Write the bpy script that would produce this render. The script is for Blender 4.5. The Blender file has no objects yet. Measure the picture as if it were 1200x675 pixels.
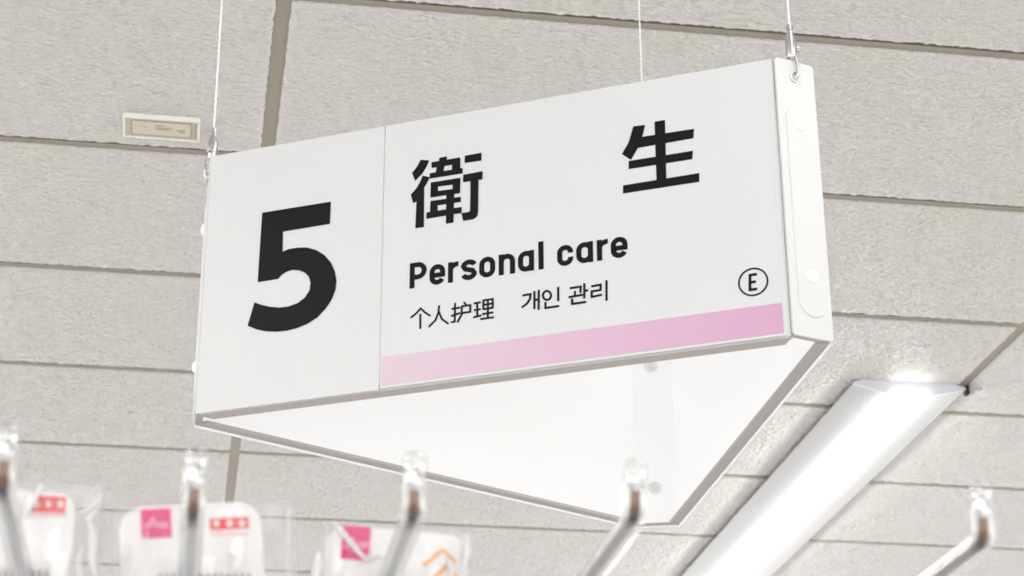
import bpy, bmesh, math, random
import numpy as np
from mathutils import Vector, Matrix
random.seed(7)
RNG = np.random.default_rng(7)
SC = bpy.context.scene
COL = SC.collection

# ------------------------------------------------------------------ camera
F_PX, PITCH, ROLL, HEAD = 2319.57, 0.41621, -0.00616, 0.165124
EYE = Vector((0.0, 0.0, 1.5))
CEIL = EYE.z + 1.386                      # underside of the ceiling tiles
_R = Vector((1, 0, 0)); _U = Vector((0, -math.sin(PITCH), math.cos(PITCH))); _F = Vector((0, math.cos(PITCH), math.sin(PITCH)))
_rr = math.cos(ROLL) * _R + math.sin(ROLL) * _U
_uu = -math.sin(ROLL) * _R + math.cos(ROLL) * _U
_turn = Matrix.Rotation(-HEAD, 3, 'Z')
CR, CU, CF = _turn @ _rr, _turn @ _uu, _turn @ _F
cam_data = bpy.data.cameras.new('camera')
cam_data.sensor_width = 36.0
cam_data.lens = 36.0 * F_PX / 1200.0
cam_data.clip_start = 0.05
cam_data.dof.use_dof = True
cam_data.dof.focus_distance = 2.05
cam_data.dof.aperture_fstop = 15.0
cam = bpy.data.objects.new('camera', cam_data)
cam.matrix_world = Matrix(((CR.x, CU.x, -CF.x, EYE.x), (CR.y, CU.y, -CF.y, EYE.y), (CR.z, CU.z, -CF.z, EYE.z), (0, 0, 0, 1)))
COL.objects.link(cam)
SC.camera = cam

# ------------------------------------------------------------------ light and exposure
LAMP_GLOW = 22.0
world = bpy.data.worlds.new('store_ambient')
SC.world = world
world.use_nodes = True
world.node_tree.nodes['Background'].inputs[0].default_value = (0.995, 1.0, 1.0, 1)
world.node_tree.nodes['Background'].inputs[1].default_value = 1.6
SC.view_settings.view_transform = 'Standard'
SC.view_settings.look = 'None'
SC.view_settings.exposure = 0.62
SC.view_settings.gamma = 1.0
SC.view_settings.use_curve_mapping = False
SC.cycles.use_denoising = True
SC.cycles.max_bounces = 14
SC.cycles.transparent_max_bounces = 24
SC.cycles.transmission_bounces = 12

# ------------------------------------------------------------------ surveying helpers
def ray(px, py):
    return CF + CR * ((px - 600) / F_PX) - CU * ((py - 337.5) / F_PX)
def at_z(px, py, z):
    d = ray(px, py); return EYE + d * ((z - EYE.z) / d.z)
def at_y(px, py, y):
    d = ray(px, py); return EYE + d * ((y - EYE.y) / d.y)

# ------------------------------------------------------------------ materials
def mat(name, color, rough=0.5, metal=0.0, spec=0.5, bump=None, emit=None, coat=0.0, vary=0.0, trans=0.0, ior=1.45):
    m = bpy.data.materials.new(name); m.use_nodes = True
    nt = m.node_tree; b = nt.nodes['Principled BSDF']
    b.inputs['Base Color'].default_value = (*color, 1)
    b.inputs['Roughness'].default_value = rough
    b.inputs['Metallic'].default_value = metal
    b.inputs['Specular IOR Level'].default_value = spec
    b.inputs['Coat Weight'].default_value = coat
    b.inputs['Transmission Weight'].default_value = trans
    b.inputs['IOR'].default_value = ior
    if emit:
        b.inputs['Emission Color'].default_value = (*emit[0], 1)
        b.inputs['Emission Strength'].default_value = emit[1]
    tc = nt.nodes.new('ShaderNodeTexCoord')
    if vary:
        n = nt.nodes.new('ShaderNodeTexNoise'); n.inputs['Scale'].default_value = 9; n.inputs['Detail'].default_value = 4
        nt.links.new(tc.outputs['Object'], n.inputs['Vector'])
        mx = nt.nodes.new('ShaderNodeMix'); mx.data_type = 'RGBA'
        mx.inputs[6].default_value = (*[c * (1 - vary) for c in color], 1)
        mx.inputs[7].default_value = (*[min(1, c * (1 + vary)) for c in color], 1)
        nt.links.new(n.outputs['Fac'], mx.inputs[0]); nt.links.new(mx.outputs[2], b.inputs['Base Color'])
    if bump:
        scale, strength, dist, detail, stretch = bump
        mp = nt.nodes.new('ShaderNodeMapping'); mp.inputs['Scale'].default_value = stretch
        n = nt.nodes.new('ShaderNodeTexNoise'); n.inputs['Scale'].default_value = scale; n.inputs['Detail'].default_value = detail
        bp = nt.nodes.new('ShaderNodeBump'); bp.inputs['Strength'].default_value = strength; bp.inputs['Distance'].default_value = dist
        nt.links.new(tc.outputs['Object'], mp.inputs['Vector']); nt.links.new(mp.outputs[0], n.inputs['Vector'])
        nt.links.new(n.outputs['Fac'], bp.inputs['Height']); nt.links.new(bp.outputs[0], b.inputs['Normal'])
    return m

M = {}
def tile_material():                        # rock-wool board with an embossed ripple
    m = mat('ceiling_tile', (0.645, 0.625, 0.605), 0.38, spec=0.5)
    nt = m.node_tree; out = nt.nodes['Material Output']
    tc = nt.nodes.new('ShaderNodeTexCoord'); mp = nt.nodes.new('ShaderNodeMapping'); mp.inputs['Scale'].default_value = (0.65, 1.4, 1)
    n = nt.nodes.new('ShaderNodeTexNoise'); n.inputs['Scale'].default_value = 165; n.inputs['Detail'].default_value = 1.0
    dp = nt.nodes.new('ShaderNodeDisplacement'); dp.inputs['Scale'].default_value = 0.0068; dp.inputs['Midlevel'].default_value = 0.5
    nt.links.new(tc.outputs['Object'], mp.inputs['Vector']); nt.links.new(mp.outputs[0], n.inputs['Vector'])
    nt.links.new(n.outputs['Fac'], dp.inputs['Height']); nt.links.new(dp.outputs[0], out.inputs['Displacement'])
    m.displacement_method = 'BOTH'
    return m
M['tile'] = tile_material()
M['tbar'] = mat('ceiling_bar', (0.36, 0.325, 0.265), 0.6, vary=0.06)
M['void'] = mat('plenum_dark', (0.12, 0.10, 0.08), 0.9, vary=0.1)
M['floor'] = mat('vinyl_floor', (0.58, 0.56, 0.54), 0.4, vary=0.06)
M['shelfwhite'] = mat('shelf_paint', (0.72, 0.71, 0.69), 0.4, vary=0.03)
M['sheet'] = mat('sign_sheet', (0.615, 0.622, 0.626), 0.36, vary=0.01)
M['board'] = mat('sign_board_white', (0.86, 0.86, 0.855), 0.4, vary=0.01)
M['capwhite'] = mat('end_cap_plastic', (0.66, 0.665, 0.665), 0.35, vary=0.01)
M['edge'] = mat('board_edge', (0.48, 0.445, 0.43), 0.6, vary=0.04)  # shade under the white sign, put into a grey-beige colour
M['rivet'] = mat('rivet_plastic', (0.88, 0.88, 0.87), 0.3, vary=0.01)
M['ink'] = mat('black_vinyl', (0.008, 0.009, 0.0095), 0.36, spec=0.12, vary=0.05)
M['wire'] = mat('wire_white', (0.85, 0.85, 0.84), 0.35, vary=0.02)
M['chrome'] = mat('plated_metal', (0.58, 0.58, 0.59), 0.25, metal=1.0, vary=0.03)
M['rod'] = mat('hook_wire', (0.06, 0.06, 0.08), 0.2, metal=1.0, vary=0.04)
M['glint'] = mat('moulded_tip', (0.86, 0.86, 0.87), 0.1, metal=0.85, vary=0.02)
M['browntip'] = mat('wire_end_brown', (0.16, 0.075, 0.03), 0.35, metal=0.5, vary=0.2)
M['lamp_white'] = mat('lamp_body', (0.43, 0.43, 0.435), 0.35, vary=0.01)
M['lamp_end'] = mat('lamp_end_plastic', (0.64, 0.65, 0.71), 0.4, vary=0.02)
M['lamp_light'] = mat('lamp_diffuser', (0.9, 0.9, 0.9), 0.4, emit=((1.0, 0.99, 0.97), LAMP_GLOW), vary=0.01)
M['lamp_tip'] = mat('lamp_diffuser_end', (0.9, 0.9, 0.9), 0.4, emit=((1.0, 0.99, 0.97), 6.5), vary=0.01)
M['dark'] = mat('dark_gap', (0.015, 0.015, 0.015), 0.8, vary=0.1)
M['plate_frame'] = mat('plate_frame', (0.86, 0.84, 0.78), 0.4, vary=0.02)
M['plate_face'] = mat('plate_face', (0.58, 0.52, 0.415), 0.5, vary=0.05)
M['plate_label'] = mat('plate_label', (0.64, 0.58, 0.48), 0.5, vary=0.04)
M['plate_ink'] = mat('plate_ink', (0.44, 0.385, 0.29), 0.6, vary=0.05)
M['card'] = mat('header_card', (0.90, 0.89, 0.89), 0.5, vary=0.02)
M['magenta'] = mat('magenta_print', (0.80, 0.018, 0.22), 0.5, vary=0.04)
M['red'] = mat('red_print', (0.82, 0.075, 0.075), 0.5, vary=0.05)
M['paleink'] = mat('white_print', (0.90, 0.86, 0.86), 0.5, vary=0.02)
M['pinkink'] = mat('pale_red_print', (0.80, 0.42, 0.42), 0.5, vary=0.03)
M['softpink'] = mat('pale_pink_print', (0.88, 0.45, 0.62), 0.5, vary=0.03)
M['orange'] = mat('orange_print', (0.90, 0.40, 0.07), 0.5, vary=0.04)
M['greyink'] = mat('grey_print', (0.30, 0.30, 0.31), 0.5, vary=0.05)

def pink_material():                       # the printed band fades from pale to deeper pink along its length
    m = mat('pink_print', (0.80, 0.45, 0.65), 0.36)
    nt = m.node_tree; b = nt.nodes['Principled BSDF']
    tc = nt.nodes.new('ShaderNodeTexCoord'); sp = nt.nodes.new('ShaderNodeSeparateXYZ'); cr = nt.nodes.new('ShaderNodeValToRGB')
    nt.links.new(tc.outputs['Generated'], sp.inputs[0]); nt.links.new(sp.outputs['X'], cr.inputs[0]); nt.links.new(cr.outputs[0], b.inputs['Base Color'])
    cr.color_ramp.elements[0].color = (0.62, 0.49, 0.565, 1); cr.color_ramp.elements[1].color = (0.58, 0.33, 0.485, 1)
    return m
M['pink'] = pink_material()

def film_material(name, milk, gloss0, gloss1, rough, bscale, bdist, tint):
    m = bpy.data.materials.new(name); m.use_nodes = True
    nt = m.node_tree; nt.nodes.clear()
    out = nt.nodes.new('ShaderNodeOutputMaterial')
    tr = nt.nodes.new('ShaderNodeBsdfTransparent'); tr.inputs[0].default_value = (*tint, 1)
    df = nt.nodes.new('ShaderNodeBsdfDiffuse'); df.inputs[0].default_value = (0.9, 0.9, 0.9, 1)
    gl = nt.nodes.new('ShaderNodeBsdfGlossy'); gl.inputs['Roughness'].default_value = rough
    tc = nt.nodes.new('ShaderNodeTexCoord'); n = nt.nodes.new('ShaderNodeTexNoise'); n.inputs['Scale'].default_value = bscale; n.inputs['Detail'].default_value = 1.5
    bp = nt.nodes.new('ShaderNodeBump'); bp.inputs['Strength'].default_value = 0.5; bp.inputs['Distance'].default_value = bdist
    nt.links.new(tc.outputs['Object'], n.inputs['Vector']); nt.links.new(n.outputs['Fac'], bp.inputs['Height']); nt.links.new(bp.outputs[0], gl.inputs['Normal'])
    lw = nt.nodes.new('ShaderNodeLayerWeight'); lw.inputs['Blend'].default_value = 0.35; nt.links.new(bp.outputs[0], lw.inputs['Normal'])
    fr = nt.nodes.new('ShaderNodeMapRange'); fr.inputs['To Min'].default_value = gloss0; fr.inputs['To Max'].default_value = gloss1; nt.links.new(lw.outputs['Facing'], fr.inputs['Value'])
    m1 = nt.nodes.new('ShaderNodeMixShader'); m1.inputs[0].default_value = milk
    nt.links.new(tr.outputs[0], m1.inputs[1]); nt.links.new(df.outputs[0], m1.inputs[2])
    m2 = nt.nodes.new('ShaderNodeMixShader'); nt.links.new(fr.outputs[0], m2.inputs[0])
    nt.links.new(m1.outputs[0], m2.inputs[1]); nt.links.new(gl.outputs[0], m2.inputs[2])
    nt.links.new(m2.outputs[0], out.inputs[0])
    return m
M['film'] = film_material('clear_film', 0.10, 0.03, 0.6, 0.12, 28, 0.006, (0.97, 0.97, 0.97))
M['fold'] = film_material('folded_film', 0.62, 0.08, 0.7, 0.15, 40, 0.003, (0.97, 0.97, 0.97))
M['sleeve'] = film_material('clear_sleeve', 0.03, 0.05, 0.8, 0.06, 60, 0.001, (0.985, 0.985, 0.985))
def milky_material():                      # translucent white plastic sheet
    m = mat('milky_plastic', (0.95, 0.955, 0.96), 0.38)
    nt = m.node_tree; b = nt.nodes['Principled BSDF']; out = nt.nodes['Material Output']
    tl = nt.nodes.new('ShaderNodeBsdfTranslucent'); tl.inputs[0].default_value = (0.95, 0.955, 0.96, 1)
    mx = nt.nodes.new('ShaderNodeMixShader'); mx.inputs[0].default_value = 0.80
    nt.links.new(b.outputs[0], mx.inputs[1]); nt.links.new(tl.outputs[0], mx.inputs[2]); nt.links.new(mx.outputs[0], out.inputs[0])
    return m
M['milky'] = milky_material()

# ------------------------------------------------------------------ object helpers
def link(name, bm, mats, parent=None, smooth=False, loc=None):
    me = bpy.data.meshes.new(name)
    bmesh.ops.recalc_face_normals(bm, faces=bm.faces)
    if smooth:
        for f in bm.faces: f.smooth = True
    bm.to_mesh(me); bm.free()
    for m in (mats if isinstance(mats, (list, tuple)) else [mats]): me.materials.append(m)
    if smooth:
        try: me.set_sharp_from_angle(angle=math.radians(40))
        except Exception: pass
    o = bpy.data.objects.new(name, me); COL.objects.link(o)
    if parent: o.parent = parent
    if loc: o.location = loc
    return o
def tag(o, label, cat, group=None, kind=None):
    o['label'] = label; o['category'] = cat
    if group: o['group'] = group
    if kind: o['kind'] = kind
    return o
def empty(name, loc, label, cat, group=None, rz=0.0):
    o = bpy.data.objects.new(name, None); o.empty_display_size = 0.03
    COL.objects.link(o); o.location = loc; o.rotation_euler = (0, 0, rz)
    return tag(o, label, cat, group)
def structure(name, bm, mats):
    o = link(name, bm, mats); o['kind'] = 'structure'; return o

def add_box(bm, x0, x1, y0, y1, z0, z1, mi=0, bottom=None, X=None):
    c = [(x0, y0, z0), (x1, y0, z0), (x1, y1, z0), (x0, y1, z0), (x0, y0, z1), (x1, y0, z1), (x1, y1, z1), (x0, y1, z1)]
    v = [bm.verts.new(X(*p) if X else p) for p in c]
    for k, q in enumerate(((0, 3, 2, 1), (4, 5, 6, 7), (0, 1, 5, 4), (1, 2, 6, 5), (2, 3, 7, 6), (3, 0, 4, 7))):
        f = bm.faces.new([v[i] for i in q]); f.material_index = bottom if (k == 0 and bottom is not None) else mi
def add_prism(bm, pts, a, b, X, mi=0):      # outline (2-D) given thickness from a to b along the third axis
    lo = [bm.verts.new(X(p[0], p[1], a)) for p in pts]; hi = [bm.verts.new(X(p[0], p[1], b)) for p in pts]
    n = len(pts)
    for f in (bm.faces.new(lo), bm.faces.new(hi)): f.material_index = mi
    for i in range(n):
        f = bm.faces.new((lo[i], lo[(i + 1) % n], hi[(i + 1) % n], hi[i])); f.material_index = mi
def add_tube(bm, pts, r, seg=12, cap=True, radii=None):
    pts = [Vector(p) for p in pts]; rings = []
    t0 = (pts[1] - pts[0]).normalized()
    ref = Vector((0, 0, 1)) if abs(t0.z) < 0.9 else Vector((1, 0, 0))
    nrm = t0.cross(ref).normalized()
    for i, p in enumerate(pts):
        t = (pts[min(i + 1, len(pts) - 1)] - pts[max(i - 1, 0)]).normalized()
        nrm = (nrm - t * nrm.dot(t)).normalized(); b = t.cross(nrm)
        rad = radii[i] if radii else r
        rings.append([bm.verts.new(p + (nrm * math.cos(2 * math.pi * k / seg) + b * math.sin(2 * math.pi * k / seg)) * rad) for k in range(seg)])
    for a, c in zip(rings, rings[1:]):
        for k in range(seg): bm.faces.new((a[k], a[(k + 1) % seg], c[(k + 1) % seg], c[k]))
    if cap: bm.faces.new(rings[0]); bm.faces.new(rings[-1])
def add_ring(bm, X, cx, cy, R, r, n=28, seg=8, z=0.0):  # torus lying in the local plane
    g = []
    for i in range(n):
        a = 2 * math.pi * i / n
        g.append([bm.verts.new(X(cx + (R + r * math.cos(2 * math.pi * k / seg)) * math.cos(a), cy + (R + r * math.cos(2 * math.pi * k / seg)) * math.sin(a), z + r * math.sin(2 * math.pi * k / seg))) for k in range(seg)])
    for i in range(n):
        for k in range(seg):
            bm.faces.new((g[i][k], g[(i + 1) % n][k], g[(i + 1) % n][(k + 1) % seg], g[i][(k + 1) % seg]))
def add_dome(bm, X, cx, cy, R, h, z=0.0, n=20, lv=5, sgn=1):
    rings = []
    for j in range(lv):
        t = j / lv * math.pi / 2
        rings.append([bm.verts.new(X(cx + R * math.cos(t) * math.cos(2 * math.pi * i / n), cy + R * math.cos(t) * math.sin(2 * math.pi * i / n), z + sgn * h * math.sin(t))) for i in range(n)])
    top = bm.verts.new(X(cx, cy, z + sgn * h))
    for a, b in zip(rings, rings[1:]):
        for i in range(n): bm.faces.new((a[i], a[(i + 1) % n], b[(i + 1) % n], b[i]))
    for i in range(n): bm.faces.new((rings[-1][i], rings[-1][(i + 1) % n], top))
    bm.faces.new(rings[0])
def stroke_outline(pts, w):                # a pen stroke of width w with square ends and mitred bends
    P = [Vector(p) for p in pts]; L = []; R_ = []
    for i, p in enumerate(P):
        d0 = (p - P[i - 1]).normalized() if i else None
        d1 = (P[i + 1] - p).normalized() if i < len(P) - 1 else None
        if d0 is None: n = Vector((-d1.y, d1.x)); k = 1
        elif d1 is None: n = Vector((-d0.y, d0.x)); k = 1
        else:
            n0 = Vector((-d0.y, d0.x)); n1 = Vector((-d1.y, d1.x)); n = (n0 + n1)
            n = n.normalized() if n.length > 1e-6 else n0
            k = 1 / max(0.45, n.dot(n0))
        L.append(p + n * (w / 2 * k)); R_.append(p - n * (w / 2 * k))
    return L, R_
def add_stroke(bm, pts, w, a, b, X):
    L, R_ = stroke_outline(pts, w)
    for i in range(len(L) - 1):
        add_prism(bm, [L[i], R_[i], R_[i + 1], L[i + 1]], a, b, X)
def arc(cx, cy, rx, ry, a0, a1, n=10):
    return [(cx + rx * math.cos(math.radians(a0 + (a1 - a0) * i / n)), cy + ry * math.sin(math.radians(a0 + (a1 - a0) * i / n))) for i in range(n + 1)]
def rounded(x0, x1, y0, y1, r, n=8):
    return arc(x1 - r, y1 - r, r, r, 0, 90, n) + arc(x0 + r, y1 - r, r, r, 90, 180, n) + arc(x0 + r, y0 + r, r, r, 180, 270, n) + arc(x1 - r, y0 + r, r, r, 270, 360, n)

# ------------------------------------------------------------------ the setting: ceiling, floor, shelf back
ROW0, ROWP, COL0, COLP, SEAM = 2.667, 0.4556, 0.072, 1.394, 0.022
DEEP = 0.0075
def build_ceiling():
    V, Q, nv = [], [], 0
    for i in range(-5, 5):
        for k in range(-16, 16):
            x0, x1 = COL0 + COLP * i + SEAM / 2, COL0 + COLP * (i + 1) - SEAM / 2
            y0, y1 = ROW0 + ROWP * k + SEAM * .70, ROW0 + ROWP * (k + 1) - SEAM * .40
            near = x1 > -0.75 and x0 < 2.5 and y1 > 1.95 and y0 < 5.25
            st = 0.0036 if near else 0.1
            nx, ny = int((x1 - x0) / st), int((y1 - y0) / st)
            gx, gy = np.meshgrid(np.linspace(x0, x1, nx + 1), np.linspace(y0, y1, ny + 1), indexing='ij')
            gz = np.full_like(gx, CEIL)
            if near:                       # frayed cut edges
                for sl in ((0, slice(None)), (-1, slice(None)), (slice(None), 0), (slice(None), -1)):
                    gx[sl] += RNG.normal(0, 0.0004, gx[sl].shape); gy[sl] += RNG.normal(0, 0.0004, gy[sl].shape); gz[sl] += 0.0012
            idx = np.arange((nx + 1) * (ny + 1)).reshape(nx + 1, ny + 1) + nv
            V.append(np.stack([gx, gy, gz], -1).reshape(-1, 3))
            Q.append(np.stack([idx[:-1, :-1], idx[:-1, 1:], idx[1:, 1:], idx[1:, :-1]], -1).reshape(-1, 4))
            nv += idx.size
            ring = np.concatenate([idx[:-1, 0], idx[-1, :-1], idx[:0:-1, -1], idx[0, :0:-1]])   # turned-up sides
            up = np.concatenate([V[-1][ring - (nv - idx.size)][:, :2], np.full((len(ring), 1), CEIL + DEEP)], 1)
            ui = np.arange(len(ring)) + nv; nv += len(ring); V.append(up)
            Q.append(np.stack([ring, np.roll(ring, -1), np.roll(ui, -1), ui], -1))
    V = np.concatenate(V).astype(np.float32); Q = np.concatenate(Q).astype(np.int32)
    me = bpy.data.meshes.new('ceiling')
    me.vertices.add(len(V)); me.vertices.foreach_set('co', V.ravel())
    me.loops.add(Q.size); me.loops.foreach_set('vertex_index', Q.ravel())
    me.polygons.add(len(Q)); me.polygons.foreach_set('loop_start', np.arange(0, Q.size, 4, dtype=np.int32))
    me.polygons.foreach_set('use_smooth', np.ones(len(Q), dtype=bool))
    me.update(calc_edges=True); me.validate(); me.materials.append(M['tile'])
    o = bpy.data.objects.new('ceiling', me); COL.objects.link(o); o['kind'] = 'structure'
    xa, xb, ya, yb = COL0 - COLP * 5, COL0 + COLP * 5, ROW0 - ROWP * 16, ROW0 + ROWP * 16
    n = 1
    for i in range(-5, 6):
        bm = bmesh.new(); x = COL0 + COLP * i
        add_box(bm, x - 0.0125, x + 0.0125, ya, yb, CEIL + DEEP - 0.003, CEIL + DEEP + 0.002)
        structure('trim_%d' % n, bm, M['tbar']); n += 1
    bm = bmesh.new()
    for k in range(-16, 17):
        y = ROW0 + ROWP * k
        for i in range(-5, 5):
            add_box(bm, COL0 + COLP * i + 0.0126, COL0 + COLP * (i + 1) - 0.0126, y + 0.0010, y + 0.0152, CEIL + DEEP - 0.0038, CEIL + DEEP + 0.002)
    structure('trim_%d' % n, bm, M['tbar'])
    bm = bmesh.new(); add_box(bm, xa, xb, ya, yb, CEIL + DEEP + 0.004, CEIL + 0.05)
    structure('trim_%d' % (n + 1), bm, M['void'])
build_ceiling()
bm = bmesh.new(); add_box(bm, -6.9, 7.0, -4.6, 9.9, -0.05, 0.0); structure('floor', bm, M['floor'])

# ------------------------------------------------------------------ linear lamps on the ceiling
LAMP_W = 0.228
def make_lamp(loc, length, label, dim=1):
    t = empty('ceiling_lamp', loc, label, 'ceiling light', None)
    h = LAMP_W / 2; L = length
    prof = [(-h, -0.0075), (-h, -0.0095), (-0.039, -0.0255), (0.039, -0.0255), (h, -0.0095), (h, -0.0075), (0.09, 0.0), (-0.09, 0.0)]
    bm = bmesh.new(); add_prism(bm, prof, 0.004, L - 0.004, lambda x, z, y: (x, y, z)); link('lamp_body', bm, M['lamp_white'], t)
    bar = [(-0.037, -0.0250)] + arc(0, -0.031, 0.037, 0.013, 180, 360, 12) + [(0.037, -0.0250)]
    bm = bmesh.new(); add_prism(bm, bar, 0.008, L - 0.008, lambda x, z, y: (x, y, z)); link('light_bar', bm, M['lamp_light'] if dim == 1 else mat('lamp_diffuser_dim', (0.9, 0.9, 0.9), 0.4, emit=((1.0, 0.99, 0.97), LAMP_GLOW * dim), vary=0.01), t, smooth=True)
    for y0, y1 in ((-0.002, 0.004), (L - 0.004, L + 0.002)):
        bm = bmesh.new()
        add_prism(bm, [(-h, -0.006), (-h, -0.0105), (-0.040, -0.0272), (0.040, -0.0272), (h, -0.0105), (h, -0.006), (0.092, 0.0), (-0.092, 0.0)], y0, y1, lambda x, z, y: (x, y, z))
        e = link('end_cover', bm, M['lamp_end'], t)
        bm = bmesh.new()
        add_prism(bm, [(-0.0375, -0.0215), (-0.0385, -0.0225), (-0.0385, -0.030)] + arc(0, -0.031, 0.0385, 0.0138, 180, 360, 12)[1:-1] + [(0.0385, -0.030), (0.0385, -0.0225), (0.0375, -0.0215)], y0 - (0.004 if y0 < 0 else 0), y1 + (0.004 if y0 > 0 else 0.003), lambda x, z, y: (x, y, z))
        link('bar_end', bm, M['lamp_tip'], e)
    return t
lamp = make_lamp((1.3535, 3.425, CEIL), 2.44, 'long white linear ceiling light behind the hanging sign, glowing')
bm = bmesh.new(); add_box(bm, 0.1145, 0.1215, -0.003, 0.012, -0.018, -0.001); link('end_latch', bm, M['dark'], lamp)
bm = bmesh.new(); add_prism(bm, [(0.122, -0.002), (0.150, -0.003), (0.146, -0.009), (0.134, -0.008), (0.131, -0.016), (0.123, -0.012)], 0.0, 0.006, lambda x, z, y: (x, y, z)); link('latch_tab', bm, M['lamp_white'], lamp)

ADDED_LAMPS = [(0.62, -0.68, 0.3), (1.3535, -1.15, 0.3), (-1.4345, -0.6, 0.8), (-1.4345, 3.425, 1), (4.1415, 3.425, 1)]  # unseen fill lamps added to brighten the scene, places and strengths guessed
for i, (x, y, dim) in enumerate(ADDED_LAMPS):
    make_lamp((x, y, CEIL), 2.44, ['dimmer ceiling light above the viewer, in front of the sign', 'ceiling light above the aisle right of the viewer', 'ceiling light left of the viewer, nearest to the sign front',
              'ceiling light left of the view, ahead', 'ceiling light to the far right, ahead'][i], dim)

# ------------------------------------------------------------------ the hanging sign: a three-sided hollow prism
ZB = EYE.z + 0.65
HEX = [at_z(px, py, ZB) for px, py in ((228.5, 486), (929, 394), (977.3, 403.5), (797, 618.5), (746, 620.5), (226.3, 501))]
HS = 0.2763
ctr = sum(HEX, Vector()) / 6
sign = empty('hanging_sign', ctr, 'white three-sided hanging aisle sign with large black number five and pink band', 'sign')
def side_frame(i):
    a, b = HEX[i], HEX[(i + 1) % 6]; d = (b - a); L = d.length; d = d / L; out = Vector((d.y, -d.x, 0))
    def X(s, h, o): return a + d * s + Vector((0, 0, h)) + out * o - ctr
    return X, L, a, d, out
X0, L0, A0, D0, N0 = side_frame(0)
def face(px, py):                          # where a sight line meets the front board: metres along and up
    r = ray(px, py); t = (A0 - EYE).dot(N0) / r.dot(N0); p = EYE + r * t - A0
    return Vector((p.dot(D0), p.z))

TH = 0.014
def make_panel(i):
    X, L, *_ = side_frame(i)
    bm = bmesh.new()                       # thin milky plastic sheet reaching a little lower than its rails
    e = 0.004 if i == 0 else 0.0008
    add_box(bm, e, L - e, 0.0, HS, -0.0024, -0.001, 0, X=X)
    root = link('side_panel', bm, M['milky'], sign)
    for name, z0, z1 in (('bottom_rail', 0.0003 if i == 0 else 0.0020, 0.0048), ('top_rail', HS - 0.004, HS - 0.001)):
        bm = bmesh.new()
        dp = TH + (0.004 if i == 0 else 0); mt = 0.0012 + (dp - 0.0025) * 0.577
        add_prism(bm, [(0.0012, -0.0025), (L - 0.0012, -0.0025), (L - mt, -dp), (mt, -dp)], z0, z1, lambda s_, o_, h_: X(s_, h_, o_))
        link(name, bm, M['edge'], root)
    for s in ((L - 0.008,) if i == 0 else ()):           # corner moulding strips
        bm = bmesh.new(); add_box(bm, s, s + 0.006, 0.001, HS - 0.001, -0.010, 0.0004, X=X)
        bmesh.ops.bevel(bm, geom=[e for e in bm.edges if abs((e.verts[0].co - e.verts[1].co).z) > 0.1], offset=0.0012, segments=2, affect='EDGES')
        link('corner_strip', bm, M['sheet'], root)
    return root
panels = [make_panel(i) for i in (0, 2, 4)]
front = panels[0]

def make_cap(i):
    X, L, *_ = side_frame(i)
    bm = bmesh.new()
    add_prism(bm, rounded(0.0005, L - 0.0005, 0.002, HS + 0.001, 0.0035, 4), -0.0015, 0.0010, X)
    root = link('end_cap', bm, M['milky'] if i == 3 else M['capwhite'], sign)
    bm = bmesh.new()                       # turned-in lip under the cap
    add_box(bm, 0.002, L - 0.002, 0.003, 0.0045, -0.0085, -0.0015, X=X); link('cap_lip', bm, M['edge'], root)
    m = L * 0.54; w = 0.0155
    y0, y1 = 0.021, HS - 0.045
    bm = bmesh.new()
    o1 = rounded(m - w, m + w, y0, y1, w - 0.0005, 10); o2 = rounded(m - w + 0.0008, m + w - 0.0008, y0 + 0.0008, y1 - 0.0008, w - 0.0013, 10)
    lo = [bm.verts.new(X(p[0], p[1], 0.0010)) for p in o1]; hi = [bm.verts.new(X(p[0], p[1], 0.0022)) for p in o2]
    bm.faces.new(hi); bm.faces.new(lo)
    for k in range(len(o1)): bm.faces.new((lo[k], lo[(k + 1) % len(o1)], hi[(k + 1) % len(o1)], hi[k]))
    st = link('joining_strip', bm, M['capwhite'], root) if i != 3 else root
    if i == 3: bm.free()
    # inner plate behind the joint
    bm = bmesh.new(); 
    for a_, b_ in ((m - 0.0160, m - 0.0154), (m + 0.0154, m + 0.0160)): add_box(bm, a_, b_, 0.006, HS - 0.006, -0.0022, -0.0016, X=X)
    inn = link('inner_strip', bm, M['milky'], root)
    for y in {1: (0.060, 0.211), 3: (0.047, 0.194), 5: (0.055, 0.202)}[i]:
        bm = bmesh.new(); add_dome(bm, X, m, y, 0.0062, 0.0032, 0.0022); add_ring(bm, X, m, y, 0.0036, 0.0006, 20, 6, 0.0042)
        link('rivet', bm, M['milky'] if i == 3 else M['rivet'], st, smooth=True)
        bm = bmesh.new(); add_ring(bm, X, m, y, 0.0062, 0.0013, 24, 8, -0.0036); add_dome(bm, X, m, y, 0.004, 0.0022, -0.0030, sgn=-1)
        link('inner_rivet', bm, M['milky'], inn, smooth=True)
    bm = bmesh.new(); add_ring(bm, X, m - 0.002, HS - 0.016, 0.0046, 0.0011, 24, 8, 0.0014); link('eyelet', bm, M['chrome'], root, smooth=True)
    return root, X, m
caps = [make_cap(i) for i in (1, 3, 5)]

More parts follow.
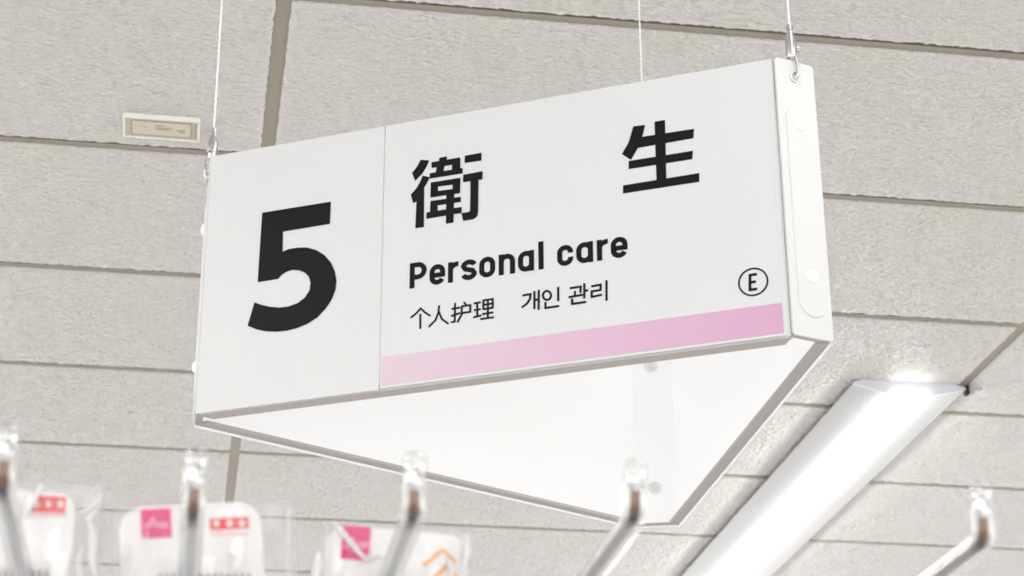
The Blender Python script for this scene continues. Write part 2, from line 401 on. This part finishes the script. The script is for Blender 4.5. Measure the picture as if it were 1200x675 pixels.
# printed sheets on the front board
def quad(bm, pts, a, b):
    add_prism(bm, pts, a, b, X0)
SE = face(444.5, 453.5).x; sR = face(919.5, 391).x
bm = bmesh.new(); add_box(bm, 0.0006, SE - 0.0006, 0.0008, HS - 0.001, -0.001, 0.0, X=X0); link('number_sheet', bm, M['sheet'], front)
bm = bmesh.new(); add_box(bm, SE + 0.0008, sR, 0.0015, HS - 0.001, -0.001, 0.0003, X=X0); sheet2 = link('category_sheet', bm, M['sheet'], front)
bm = bmesh.new(); add_box(bm, sR + 0.0012, L0 - 0.0085, 0.001, HS - 0.001, -0.001, -0.0002, X=X0); link('clear_edge_strip', bm, M['sheet'], front)
h0, h1 = (face(447, 451.5).y + face(918, 391).y) / 2, (face(447, 417).y + face(917, 357).y) / 2
s0, s1 = face(447, 430).x, face(917.5, 375).x
me_pink = bmesh.new()
add_box(me_pink, 0, s1 - s0, 0, h1 - h0, 0.0, 0.0003)
pk = link('pink_band', me_pink, M['pink'], sheet2)
_bx = Vector((D0.x, D0.y, 0))
pk.matrix_local = Matrix((( D0.x, 0, N0.x, 0), (D0.y, 0, N0.y, 0), (0, 1, 0, 0), (0, 0, 0, 1)))
pk.location = X0(s0, h0, 0.0003)
pk['label'] = 'pink band along the bottom of the category sheet'

INK0, INK1 = 0.0003, 0.0008
def trace_polys(name, polys, ox, oy, k, parent):
    bm = bmesh.new()
    for i, pl in enumerate(polys):
        add_prism(bm, [face(ox + x / k, oy + y / k) for x, y in pl], INK0, INK1 + i * 2e-5, X0)
    bm.normal_update(); bmesh.ops.triangulate(bm, faces=[f for f in bm.faces if len(f.verts) > 4], ngon_method='EAR_CLIP')
    return link(name, bm, M['ink'], parent)
def trace_strokes(name, strokes, ox, oy, k, w, parent):
    bm = bmesh.new()
    for i, st in enumerate(strokes):
        add_stroke(bm, [face(ox + x / k, oy + y / k) for x, y in st], w, INK0, INK1 + i * 2e-5, X0)
    return link(name, bm, M['ink'], parent)

five = [(202, 168), (352, 144), (350, 192), (247, 209), (246, 254), (260, 248), (280, 245), (300, 244.5), (320, 250), (338, 261), (352, 277), (361, 297), (364.5, 318), (362, 338), (354, 358), (341, 378), (323, 397), (302, 411),
        (278, 421), (255, 427), (232, 429), (208, 428), (188, 423.5), (170, 416), (185, 365), (200, 370.5), (220, 375), (240, 376.5), (260, 374), (280, 366.5), (296, 354), (306, 338), (308, 321), (304, 308), (295, 299), (282, 294), (267, 293), (255, 297), (244, 304), (236, 313), (192, 320)]
trace_polys('numeral', [five], 200, 160, 1.875, front)
ei = [[(75, 155), (130, 160), (112, 200), (85, 245), (38, 293), (18, 242), (48, 205), (65, 175)],
      [(88, 260), (135, 270), (112, 312), (97, 337), (95, 598), (40, 605), (48, 428), (25, 440), (10, 385), (50, 340), (72, 300)],
      [(197, 143), (247, 133), (246, 165), (196, 173)], [(147, 172), (335, 140), (335, 178), (147, 208)], [(183, 195), (232, 188), (222, 243), (172, 252)],
      [(283, 175), (335, 168), (335, 228), (280, 236)], [(135, 245), (350, 210), (350, 244), (135, 278)],
      [(143, 305), (335, 275), (335, 312), (142, 336)], [(142, 308), (188, 301), (187, 392), (140, 400)], [(287, 285), (335, 279), (333, 370), (285, 378)], [(140, 368), (334, 343), (333, 374), (140, 403)],
      [(245, 370), (295, 362), (290, 568), (242, 575)], [(140, 428), (338, 400), (338, 432), (140, 461)], [(140, 432), (187, 426), (184, 512), (137, 520)], [(115, 503), (345, 467), (343, 505), (112, 543)],
      [(367, 130), (475, 110), (473, 160), (365, 175)], [(357, 255), (482, 232), (480, 283), (355, 302)],
      [(405, 275), (455, 268), (452, 495), (448, 520), (437, 536), (418, 546), (390, 552), (355, 556), (345, 508), (385, 502), (400, 496), (402, 480)]]
trace_polys('lettering', ei, 480, 160, 5.625, sheet2)['label'] = 'first large black character on the sign'
sei = [[(307, 104), (336, 99), (340, 270), (313, 275)], [(247, 117), (280, 113), (272, 145), (258, 180), (240, 211), (215, 195), (234, 162)],
       [(262, 148), (418, 124), (416, 150), (255, 178)], [(234, 215), (415, 186), (413, 209), (234, 237)], [(218, 284), (433, 249), (433, 273), (218, 306)]]
trace_polys('lettering', sei, 640, 100, 2.4115, sheet2)['label'] = 'second large black character on the sign'

# "Personal care": each letter drawn with a pen of one width in a unit em, cap height 1
def latin():
    def cr(x, y): return face(470 + x / 4.2857, 260 + y / 4.2857)
    base = (cr(55, 333).y + cr(717, 237.5).y + cr(1002, 196).y) / 3
    cap = cr(60, 207).y - cr(56, 333).y
    sw = cap * 0.185; hw = sw / 2; xh = cap * 0.80; asc = cap * 1.085
    def letter(ch, x0, x1):
        a, b = x0 + hw, x1 - hw; m = (a + b) / 2; rx = (b - a) / 2; ry = rx * 0.95; lo, hi = base + hw, base + xh - hw
        if ch == 'P':
            top, mid = base + cap - hw, base + cap * 0.42; r = (top - mid) / 2
            return [[(a, base), (a, base + cap)], [(a - hw * .0, top)] + arc(b - r, top - r, r, r, 90, -90, 12) + [(a, mid)]]
        if ch == 'l': return [[((a + b) / 2, base), ((a + b) / 2, base + asc)]]
        if ch == 'o': return [arc(m, hi - ry, rx, ry, 0, 180, 12) + arc(m, lo + ry, rx, ry, 180, 360, 12) + [(b, hi - ry), (b, hi - ry + .0002)]]
        if ch == 'c': return [[(b, hi - ry - cap * .03)] + arc(m, hi - ry, rx, ry, 0, 180, 12) + arc(m, lo + ry, rx, ry, 180, 360, 12) + [(b, lo + ry + cap * .03)]]
        if ch == 'n': return [[(a, base), (a, base + xh)], [(b, base), (b, hi - ry)] + arc(m, hi - ry, rx, ry, 0, 180, 12)[1:]]
        if ch == 'a': return [[(b, base), (b, base + xh)], arc(m, hi - ry, rx, ry, 0, 180, 12) + arc(m, lo + ry, rx, ry, 180, 360, 12)]
        if ch == 'r':
            a2, b2 = a, x1; R2 = (b2 - a2)
            return [[(a, base), (a, base + xh)], arc(a2 + R2 * .95, hi - R2 * .75, R2 * .95, R2 * .75, 180, 90, 8) + [(b2, hi)]]
        if ch == 'e':
            y = base + xh * 0.47
            return [[(a, y), (b, y), (b, hi - ry)] + arc(m, hi - ry, rx, ry, 0, 180, 12)[1:] + arc(m, lo + ry, rx, ry, 180, 335, 12)]
        if ch == 's':
            my = (lo + hi) / 2; q = (hi - lo) / 4
            return [arc(m, hi - q, rx, q, 12, 180, 10) + [(a + rx * .35, my + q * .28), (b - rx * .35, my - q * .28)] + arc(m, lo + q, rx, q, 0, -168, 10)]
    spec = [('P', 44, 128), ('e', 144, 221), ('r', 237, 288), ('s', 302, 381), ('o', 394, 473), ('n', 492, 573), ('a', 589, 669), ('l', 692, 717), ('c', 786, 866), ('a', 882, 966), ('r', 986, 1041), ('e', 1056, 1140)]
    for ch, p0, p1 in spec:
        yb = 333 - 0.1449 * ((p0 + p1) / 2 - 55)
        x0, x1 = cr(p0, yb).x, cr(p1, yb).x
        bm = bmesh.new()
        for i, st in enumerate(letter(ch, x0, x1)): add_stroke(bm, st, sw, INK0, INK1 + i * 2e-5, X0)
        link('lettering', bm, M['ink'], sheet2)
latin()

small = {
 'ge': [[(53, 197), (84, 172), (107, 146), (132, 169), (160, 187)], [(105, 176), (105, 256)]],
 'ren': [[(207, 130), (203, 168), (187, 210), (150, 247)], [(204, 160), (222, 204), (257, 229)]],
 'hu': [[(293, 117), (291, 217), (271, 222)], [(274, 149), (320, 142)], [(271, 188), (320, 171)], [(341, 111), (354, 129)], [(329, 135), (376, 128), (375, 165), (328, 172)], [(330, 133), (328, 180), (306, 222)]],
 'li': [[(395, 119), (432, 113)], [(395, 156), (432, 150)], [(391, 195), (435, 184)], [(413, 116), (413, 190)], [(446, 151), (446, 103), (497, 95), (497, 142), (446, 151)], [(446, 127), (497, 119)], [(471, 100), (470, 200)], [(440, 177), (500, 168)], [(430, 204), (503, 194)]],
}
small_k = {
 'gae': [[(658, 76), (701, 69), (698, 95), (682, 120), (654, 141)], [(722, 53), (722, 149)], [(746, 46), (745, 153)], [(722, 101), (745, 97)]],
 'in': [arc(790, 76, 22, 24, 0, 360, 20), [(851, 30), (851, 106)], [(782, 112), (782, 144), (856, 133)]],
 'gwan': [[(914, 37), (973, 28), (970, 62)], [(941, 52), (941, 80)], [(907, 86), (984, 72)], [(992, 10), (992, 92)], [(992, 51), (1012, 48)], [(926, 93), (926, 122), (1002, 111)]],
 'ri': [[(1030, 27), (1081, 18), (1079, 47), (1032, 54), (1032, 84), (1088, 72)], [(1112, -6), (1112, 104)]],
}
for g in small.values(): trace_strokes('lettering', g, 470, 330, 4.615, 0.0017, sheet2)
for g in small_k.values(): trace_strokes('lettering', g, 470, 330, 4.615, 0.0019, sheet2)
c = face(882.8, 330.6); R_ = abs(face(900.4, 328.4).x - face(865, 333).x) / 2
bm = bmesh.new(); add_stroke(bm, arc(c.x, c.y, R_ - 0.0007, R_ - 0.0007, 0, 360, 48), 0.0014, INK0, INK1, X0); link('letter_ring', bm, M['ink'], sheet2)
trace_strokes('lettering', [[(53.5, 286), (53.5, 341)], [(50, 289.5), (76, 285.5)], [(50, 313.5), (73, 310)], [(50, 338), (77, 334)]], 860, 220, 2.8125, 0.0023, sheet2)

# ------------------------------------------------------------------ suspension wires
def make_wire(ci, label):
    root_cap, X, m = caps[ci]
    base = X(m - 0.002, HS + 0.004, -0.0015) + ctr
    t = empty('suspension_wire', base, label, 'wire', None)
    outv = (X(0, 0, 1) - X(0, 0, 0)).normalized(); alongv = (X(1, 0, 0) - X(0, 0, 0)).normalized()
    zt = CEIL - base.z
    bm = bmesh.new(); add_tube(bm, [(0, 0, 0.034), (0, 0, zt)], 0.0010, 8); link('wire', bm, M['wire'], t, smooth=True)
    bm = bmesh.new()
    prof = [(0.002, 0.0045), (0.004, 0.0050), (0.026, 0.0050), (0.034, 0.0036), (0.0385, 0.0034), (0.0390, 0.0026), (0.041, 0.0026), (0.0415, 0.0034), (0.048, 0.0034), (0.0485, 0.0024)]
    add_tube(bm, [(0, 0, z * 0.76) for z, _ in prof], 0, 18, radii=[r for _, r in prof]); g = link('wire_gripper', bm, M['chrome'], t, smooth=True)
    bm = bmesh.new(); p = alongv * 0.0045 + outv * 0.003
    add_tube(bm, [p + Vector((0, 0, 0.010)), p * 1.5 + Vector((0, 0, 0.010))], 0.0028, 12); link('lock_screw', bm, M['chrome'], g, smooth=True)
    bm = bmesh.new()                       # loop from the gripper over the cap's top edge and through the eyelet
    o = lambda a, h, q: alongv * a + Vector((0, 0, h)) + outv * q
    loop = [o(0.001, 0.006, 0.002), o(0.001, -0.002, 0.0058), o(0.0015, -0.010, 0.0062), o(0.001, -0.018, 0.0058), o(0.0, -0.0212, 0.0030), o(0, -0.0205, 0.0), o(0, -0.012, -0.0035), o(-0.001, 0.002, -0.0035), o(-0.001, 0.006, 0)]
    add_tube(bm, loop, 0.0013, 10); link('hook_loop', bm, M['chrome'], t, smooth=True)
    bm = bmesh.new(); add_tube(bm, [(0, 0, zt - 0.012), (0, 0, zt - 0.006), (0, 0, zt - 0.002), (0, 0, zt)], 0, 18, radii=[0.003, 0.008, 0.012, 0.012]); link('ceiling_cup', bm, M['wire'], t, smooth=True)
make_wire(0, 'white hanging wire with clamp at the right front corner of the sign')
make_wire(1, 'white hanging wire rising from behind the middle of the sign')
make_wire(2, 'white hanging wire with clamp at the left corner of the sign')

# ------------------------------------------------------------------ small plate on the ceiling
pl = empty('ceiling_plate', (-0.0845, 2.5915, CEIL), 'small beige rectangular plate in a white frame on the ceiling', 'plate')
bm = bmesh.new()
add_prism(bm, rounded(-0.0555, 0.0555, -0.0325, 0.0325, 0.005, 4), -0.0035, 0.0, lambda x, y, z: (x, y, z)); link('plate_backing', bm, M['plate_frame'], pl)
for x0, x1, y0, y1 in ((-0.0555, 0.0555, -0.0325, -0.0270), (-0.0555, 0.0555, 0.0290, 0.0325), (-0.0555, -0.0520, -0.027, 0.029), (0.0520, 0.0555, -0.027, 0.029)):
    bm = bmesh.new(); add_box(bm, x0, x1, y0, y1, -0.0060, -0.0035)
    bmesh.ops.bevel(bm, geom=bm.edges[:], offset=0.0006, segments=2, affect='EDGES'); link('plate_frame', bm, M['plate_frame'], pl)
bm = bmesh.new(); add_box(bm, -0.052, 0.052, -0.027, 0.029, -0.0045, -0.0036); pf = link('plate_face', bm, M['plate_face'], pl)
bm = bmesh.new(); add_box(bm, -0.042, 0.042, -0.019, 0.021, -0.0054, -0.0046); link('label_area', bm, M['plate_label'], pf)
bm = bmesh.new()
for x0, x1, y0, y1 in ((-0.043, 0.043, 0.0215, 0.0225), (-0.043, 0.043, -0.0205, -0.0195), (-0.0435, -0.0425, -0.02, 0.022), (0.0425, 0.0435, -0.02, 0.022), (0.048, 0.0495, -0.02, 0.022)):
    add_box(bm, x0, x1, y0, y1, -0.0056, -0.0046)
for x, y, l in ((-0.03, -0.006, 0.002), (-0.024, -0.004, 0.002), (-0.01, -0.004, 0.026), (-0.008, 0.001, 0.02), (0.022, 0.001, 0.013), (0.025, 0.006, 0.009), (-0.008, -0.010, 0.012)):
    add_box(bm, x, x + l, y, y + 0.0022, -0.0059, -0.0055)
link('faded_print', bm, M['plate_ink'], pf)
bm = bmesh.new(); add_dome(bm, lambda x, y, z: (x, y, -z), 0, 0, 0.0045, 0.001)
p = at_z(153, 483, CEIL); tag(link('ceiling_spot', bm, M['plate_ink'], None, loc=(p.x, p.y, CEIL)), 'tiny dark speck on the left ceiling tile below the sign edge', 'speck')

# ------------------------------------------------------------------ display hooks in the foreground
ZH = EYE.z + 0.245                          # height of the hook wires
Y_BACK = 1.16
def make_hook(px, py_top, py_bend, label):
    bend = at_z(px, py_bend, ZH)
    top = at_y(px, py_top, bend.y - 0.006)
    t = empty('display_hook', (bend.x, bend.y, ZH), label, 'hook', 'display hooks below the sign')
    rise = top.z - ZH
    L = Y_BACK - bend.y
    def path(end, top_z, start=0):
        pts = [(0, L - end, 0), (0, (L - end) * .5, 0), (0, 0.02, 0)]
        for k in range(0, 9):
            a = math.radians(85 * k / 8); pts.append((0, 0.0075 - 0.0075 * math.sin(a), 0.0075 - 0.0075 * math.cos(a)))
        pts += [(0, -0.0005 - (top_z - 0.010) * 0.10, top_z)]
        return pts[start:]
    bm = bmesh.new(); add_tube(bm, path(0.0, 0.0125)[:-4], 0.0023, 14); w = link('hook_wire', bm, M['rod'], t, smooth=True)
    bm = bmesh.new(); add_tube(bm, path(0.0, 0.0105, 7), 0.0024, 14); link('wire_end', bm, M['browntip'], w, smooth=True)
    bm = bmesh.new(); ps = path(0.012, rise - 0.004)
    last = Vector(ps[-1]); dirn = (last - Vector(ps[-2])).normalized()
    po = ps + [tuple(last + dirn * 0.002), tuple(last + dirn * 0.0035), tuple(last + dirn * 0.0042)]
    add_tube(bm, po, 0, 20, cap=True, radii=[0.0050] * (len(po) - 3) + [0.0045, 0.0032, 0.0012])
    sl = link('clear_sleeve', bm, M['sleeve'], t, smooth=True)
    bm = bmesh.new()                       # added shiny core standing for highlights in the clear tip
    yy = lambda z: -0.0005 - (z - 0.010) * 0.1
    add_tube(bm, [(-0.0015, yy(0.0112), 0.0112), (-0.0015, yy(0.0135), 0.0135), (-0.0016, yy(rise - 0.0062), rise - 0.0062), (-0.0014, yy(rise - 0.004), rise - 0.004)], 0, 12, radii=[0.0012, 0.0027, 0.0028, 0.0014])
    add_tube(bm, [(0.0024, yy(0.013), 0.013), (0.0024, yy(rise - 0.012), rise - 0.012), (0.0027, yy(rise - 0.010), rise - 0.010), (0.0026, yy(rise - 0.0055), rise - 0.0055)], 0, 10, radii=[0.0017, 0.0018, 0.0009, 0.0016]); link('tip_filling', bm, M['glint'], sl, smooth=True)
    bm = bmesh.new(); add_box(bm, -0.009, 0.009, L - 0.003, L, -0.012, 0.022); bmesh.ops.bevel(bm, geom=bm.edges[:], offset=0.001, segments=2, affect='EDGES'); link('hook_bracket', bm, M['chrome'], t)
    return t, bend
hooks = []
for px, a, b, lab in ((2, 491, 571, 'clear-sleeved metal display hook cut by the left photo edge'), (226, 520, 602, 'metal display hook holding the clear packet with the magenta square and red badge'),
                      (485, 526, 604, 'metal display hook in front of the packet with orange chevrons'), (745, 534, 604, 'bare metal display hook below the middle of the sign'),
                      (1154, 559, 635, 'rightmost clear-sleeved metal display hook, beside the ceiling light')):
    hooks.append(make_hook(px, a, b, lab))

# shelf back panel that carries the hooks
bm = bmesh.new(); add_box(bm, -0.75, 1.6, Y_BACK, Y_BACK + 0.02, 0.0, ZH + 0.028)
structure('wall_shelf_back', bm, M['shelfwhite'])

# ------------------------------------------------------------------ hanging packets
def make_packet(y, film_px, card_px, tilt, label, draw, glare_folds, seed):
    (fx0, fy0), (fx1, fy1) = film_px
    a, b = at_y(fx0, fy0, y), at_y(fx1, fy1, y)
    d = (b - a); W = d.length; d.normalize(); up = Vector((0, -0.0, 1)); up = (up - d * up.dot(d)).normalized()
    t = empty('hanging_packet', a, label, 'packet', 'packets on the display hooks')
    nrm = Vector((0, -1, 0))
    def X(x, z, o): return d * x + up * z + nrm * o
    def pp(px, py):
        p = at_y(px, py, y) - a; return (p.dot(d), p.dot(up))
    H = 0.17
    rnd = random.Random(seed)
    # film: front and back sheets, wrinkled, welded along the edge
    bm = bmesh.new(); nx, nz = 36, 48
    ph = [rnd.uniform(0, 6.28) for _ in range(8)]
    def wr(u_, v_):
        e = min(u_, 1 - u_) * 8; e = min(1, e)
        tz = min(1, v_ * 6)
        g = 0.0012 * math.sin(9 * u_ + 13 * v_ + ph[0]) + 0.0010 * math.sin(31 * u_ - 17 * v_ + ph[1]) + 0.0008 * math.sin(47 * u_ + 38 * v_ + ph[2])
        return g * (0.35 + 0.65 * e * tz)
    for sgn, base in ((1, 0.0016), (-1, -0.0016)):
        g = [[bm.verts.new(X(W * i / nx, -H * j / nz, base * (0.3 + 0.7 * min(1, min(i, nx - i) / 3)) + wr(i / nx, j / nz) * (1 if sgn > 0 else .6))) for i in range(nx + 1)] for j in range(nz + 1)]
        for j in range(nz):
            for i in range(nx): bm.faces.new((g[j][i], g[j][i + 1], g[j + 1][i + 1], g[j + 1][i]))
    link('film_bag', bm, M['film'], t, smooth=True)
    # welded rim
    bm = bmesh.new()
    for x0, x1, z0, z1 in ((0, 0.0012, -H, 0), (W - 0.0012, W, -H, 0), (0, W, -0.0012, 0), (0.004, 0.0048, -H, -0.002), (W - 0.0048, W - 0.004, -H, -0.002)):
        add_box(bm, x0, x1, z0, z1, -0.0006, 0.0006, X=X)
    link('weld_seam', bm, M['film'], t)
    (cx0, cy0), (cx1, cy1) = card_px
    c0, c1 = pp(cx0, cy0), pp(cx1, cy1)
    top = (c0[1] + c1[1]) / 2
    bm = bmesh.new()
    add_prism(bm, rounded(c0[0], c1[0], -H + 0.004, top, 0.0105, 8), -0.0004, 0.0004, X)
    card = link('header_card', bm, M['card'], t)
    draw(X, pp, card)
    for st, r in glare_folds:                    # film creases, whitened to stand in for glare streaks
        bm = bmesh.new(); add_tube(bm, [X(*pp(*q), 0.0034) for q in st], 0, 10, radii=[r * (0.35 if k in (0, len(st) - 1) else 1) for k in range(len(st))])
        link('film_crease', bm, M['fold'], t, smooth=True)
    return t
PR0, PR1 = 0.0004, 0.0007
def block(X, pp, name, px0, px1, py0, py1, m, parent, lv=0):
    bm = bmesh.new(); a, b = pp(px0, py1), pp(px1, py0)
    add_box(bm, a[0], b[0], a[1], b[1], PR0 + lv * 3e-4, PR1 + lv * 3e-4, X=X); return link(name, bm, m, parent)
def pen(X, pp, name, strokes, w, m, parent, lv=0):
    bm = bmesh.new()
    for i, st in enumerate(strokes): add_stroke(bm, [pp(*p) for p in st], w, PR0 + lv * 3e-4, PR1 + lv * 3e-4 + i * 1e-5, X)
    return link(name, bm, m, parent)
def logo(X, pp, card, x0, x1, y0, y1):
    sq = block(X, pp, 'magenta_square', x0, x1, y0, y1, M['magenta'], card)
    w, h = x1 - x0, y1 - y0
    q = lambda l: [(x0 + a * w, y0 + b * h) for a, b in l]
    st = [q([(.08, .66), (.14, .52), (.24, .50), (.26, .62), (.16, .68), (.08, .64)]), q([(.28, .64), (.34, .48), (.42, .34), (.40, .30)]), q([(.27, .46), (.36, .36), (.44, .42), (.43, .60)]),
          q([(.46, .64), (.52, .48), (.58, .50), (.58, .64)]), q([(.62, .64), (.66, .50), (.73, .50), (.72, .60), (.66, .66)]), q([(.78, .50), (.77, .62), (.86, .64), (.91, .52), (.84, .49), (.78, .52)])]
    pen(X, pp, 'script_mark', st, 0.0006, M['softpink'], sq, 1)
    return sq
def badge(X, pp, card, x0, x1, y0, y1):
    bd = block(X, pp, 'red_badge', x0, x1, y0, y1, M['red'], card)
    w = (x1 - x0) / 3; h = y1 - y0; st = []
    for k in range(3):
        cx, cy = x0 + w * (k + .5), (y0 + y1) / 2 + (k - 1) * .0
        st += [[(cx - w * .26, cy), (cx + w * .26, cy)], [(cx, cy - h * .26), (cx, cy + h * .26)]]
    pen(X, pp, 'badge_mark', st, 0.0011, M['paleink'], bd, 1)
    ln = []
    for k in range(7):
        a = x0 + (x1 - x0) * (k + .12) / 7; b = x0 + (x1 - x0) * (k + .8) / 7
        ln += [[(a, y1 + 4.0), (b, y1 + 4.0)], [((a + b) / 2, y1 + 2.2), ((a + b) / 2, y1 + 6.4)]]
    pen(X, pp, 'small_print', ln, 0.0006, M['pinkink'], card)
def draw_mid(X, pp, card):
    s = logo(X, pp, card, 166, 200, 595.5, 632)
    pen(X, pp, 'round_mark', [[(166.5, 629), (168, 633), (172, 632), (173, 626.5), (171, 624.5)]], 0.0006, M['paleink'], s, 1)
    badge(X, pp, card, 246, 291, 606, 622)
    ln = []
    for k in range(14):
        x = 185 + k * 8; ln += [[(x, 676), (x + 5, 676)], [(x + 2.5, 672), (x + 2.5, 682)], [(x, 680), (x + 5, 680)]]
    pen(X, pp, 'product_print', ln, 0.0007, M['greyink'], card)
def draw_left(X, pp, card):
    badge(X, pp, card, 36, 78, 583, 600)
    logo(X, pp, card, -44, -10, 575, 611)
    ln = []
    for k in range(10):
        x = -20 + k * 8; ln += [[(x, 672), (x + 5, 672)], [(x + 2.5, 668), (x + 2.5, 680)], [(x, 677), (x + 5, 677)]]
    pen(X, pp, 'product_print', ln, 0.0007, M['greyink'], card)
def draw_right(X, pp, card):
    logo(X, pp, card, 399, 435, 618.5, 655)
    pen(X, pp, 'orange_chevron', [[(496, 663), (519, 645), (534, 659)], [(499, 686), (523, 664), (540, 682)]], 0.0016, M['orange'], card)
YP = 0.885
make_packet(YP + .012, ((-88, 560), (125, 572)), ((-66, 571), (91, 577)), 0, 'clear packet at the left photo edge with white card and red badge', draw_left, [([(92, 605), (103, 600), (113, 590), (120, 582)], .0014), ([(100, 613), (107, 608), (116, 596)], .0016), ([(106, 612), (109, 630), (109, 655), (112, 690)], .0021), ([(95, 690), (92, 660), (97, 645)], .0016), ([(49, 570), (40, 586), (33, 598), (29, 610)], .0022)], 3)
make_packet(YP, ((128, 599), (343, 588)), ((139, 592), (305, 592)), 0, 'clear packet with magenta square and red badge on white card, second from left', draw_mid, [([(152, 640), (150, 660), (147, 690)], .0012), ([(268, 645), (275, 655), (272, 668)], .0012), ([(338, 600), (336, 640), (337, 690)], .0007)], 5)
make_packet(YP - .004, ((378, 611), (554, 627)), ((384, 613), (549, 629)), 0, 'clear packet with magenta square and orange chevrons, rightmost of the packets', draw_right, [([(391, 615), (404, 630), (416, 646), (430, 661)], .0014), ([(426, 658), (436, 654), (447, 653)], .0016), ([(374, 650), (372, 668), (366, 690)], .0026), ([(524, 655), (527, 668), (526, 690)], .0013), ([(545, 632), (546, 650), (541, 668)], .0015)], 9)
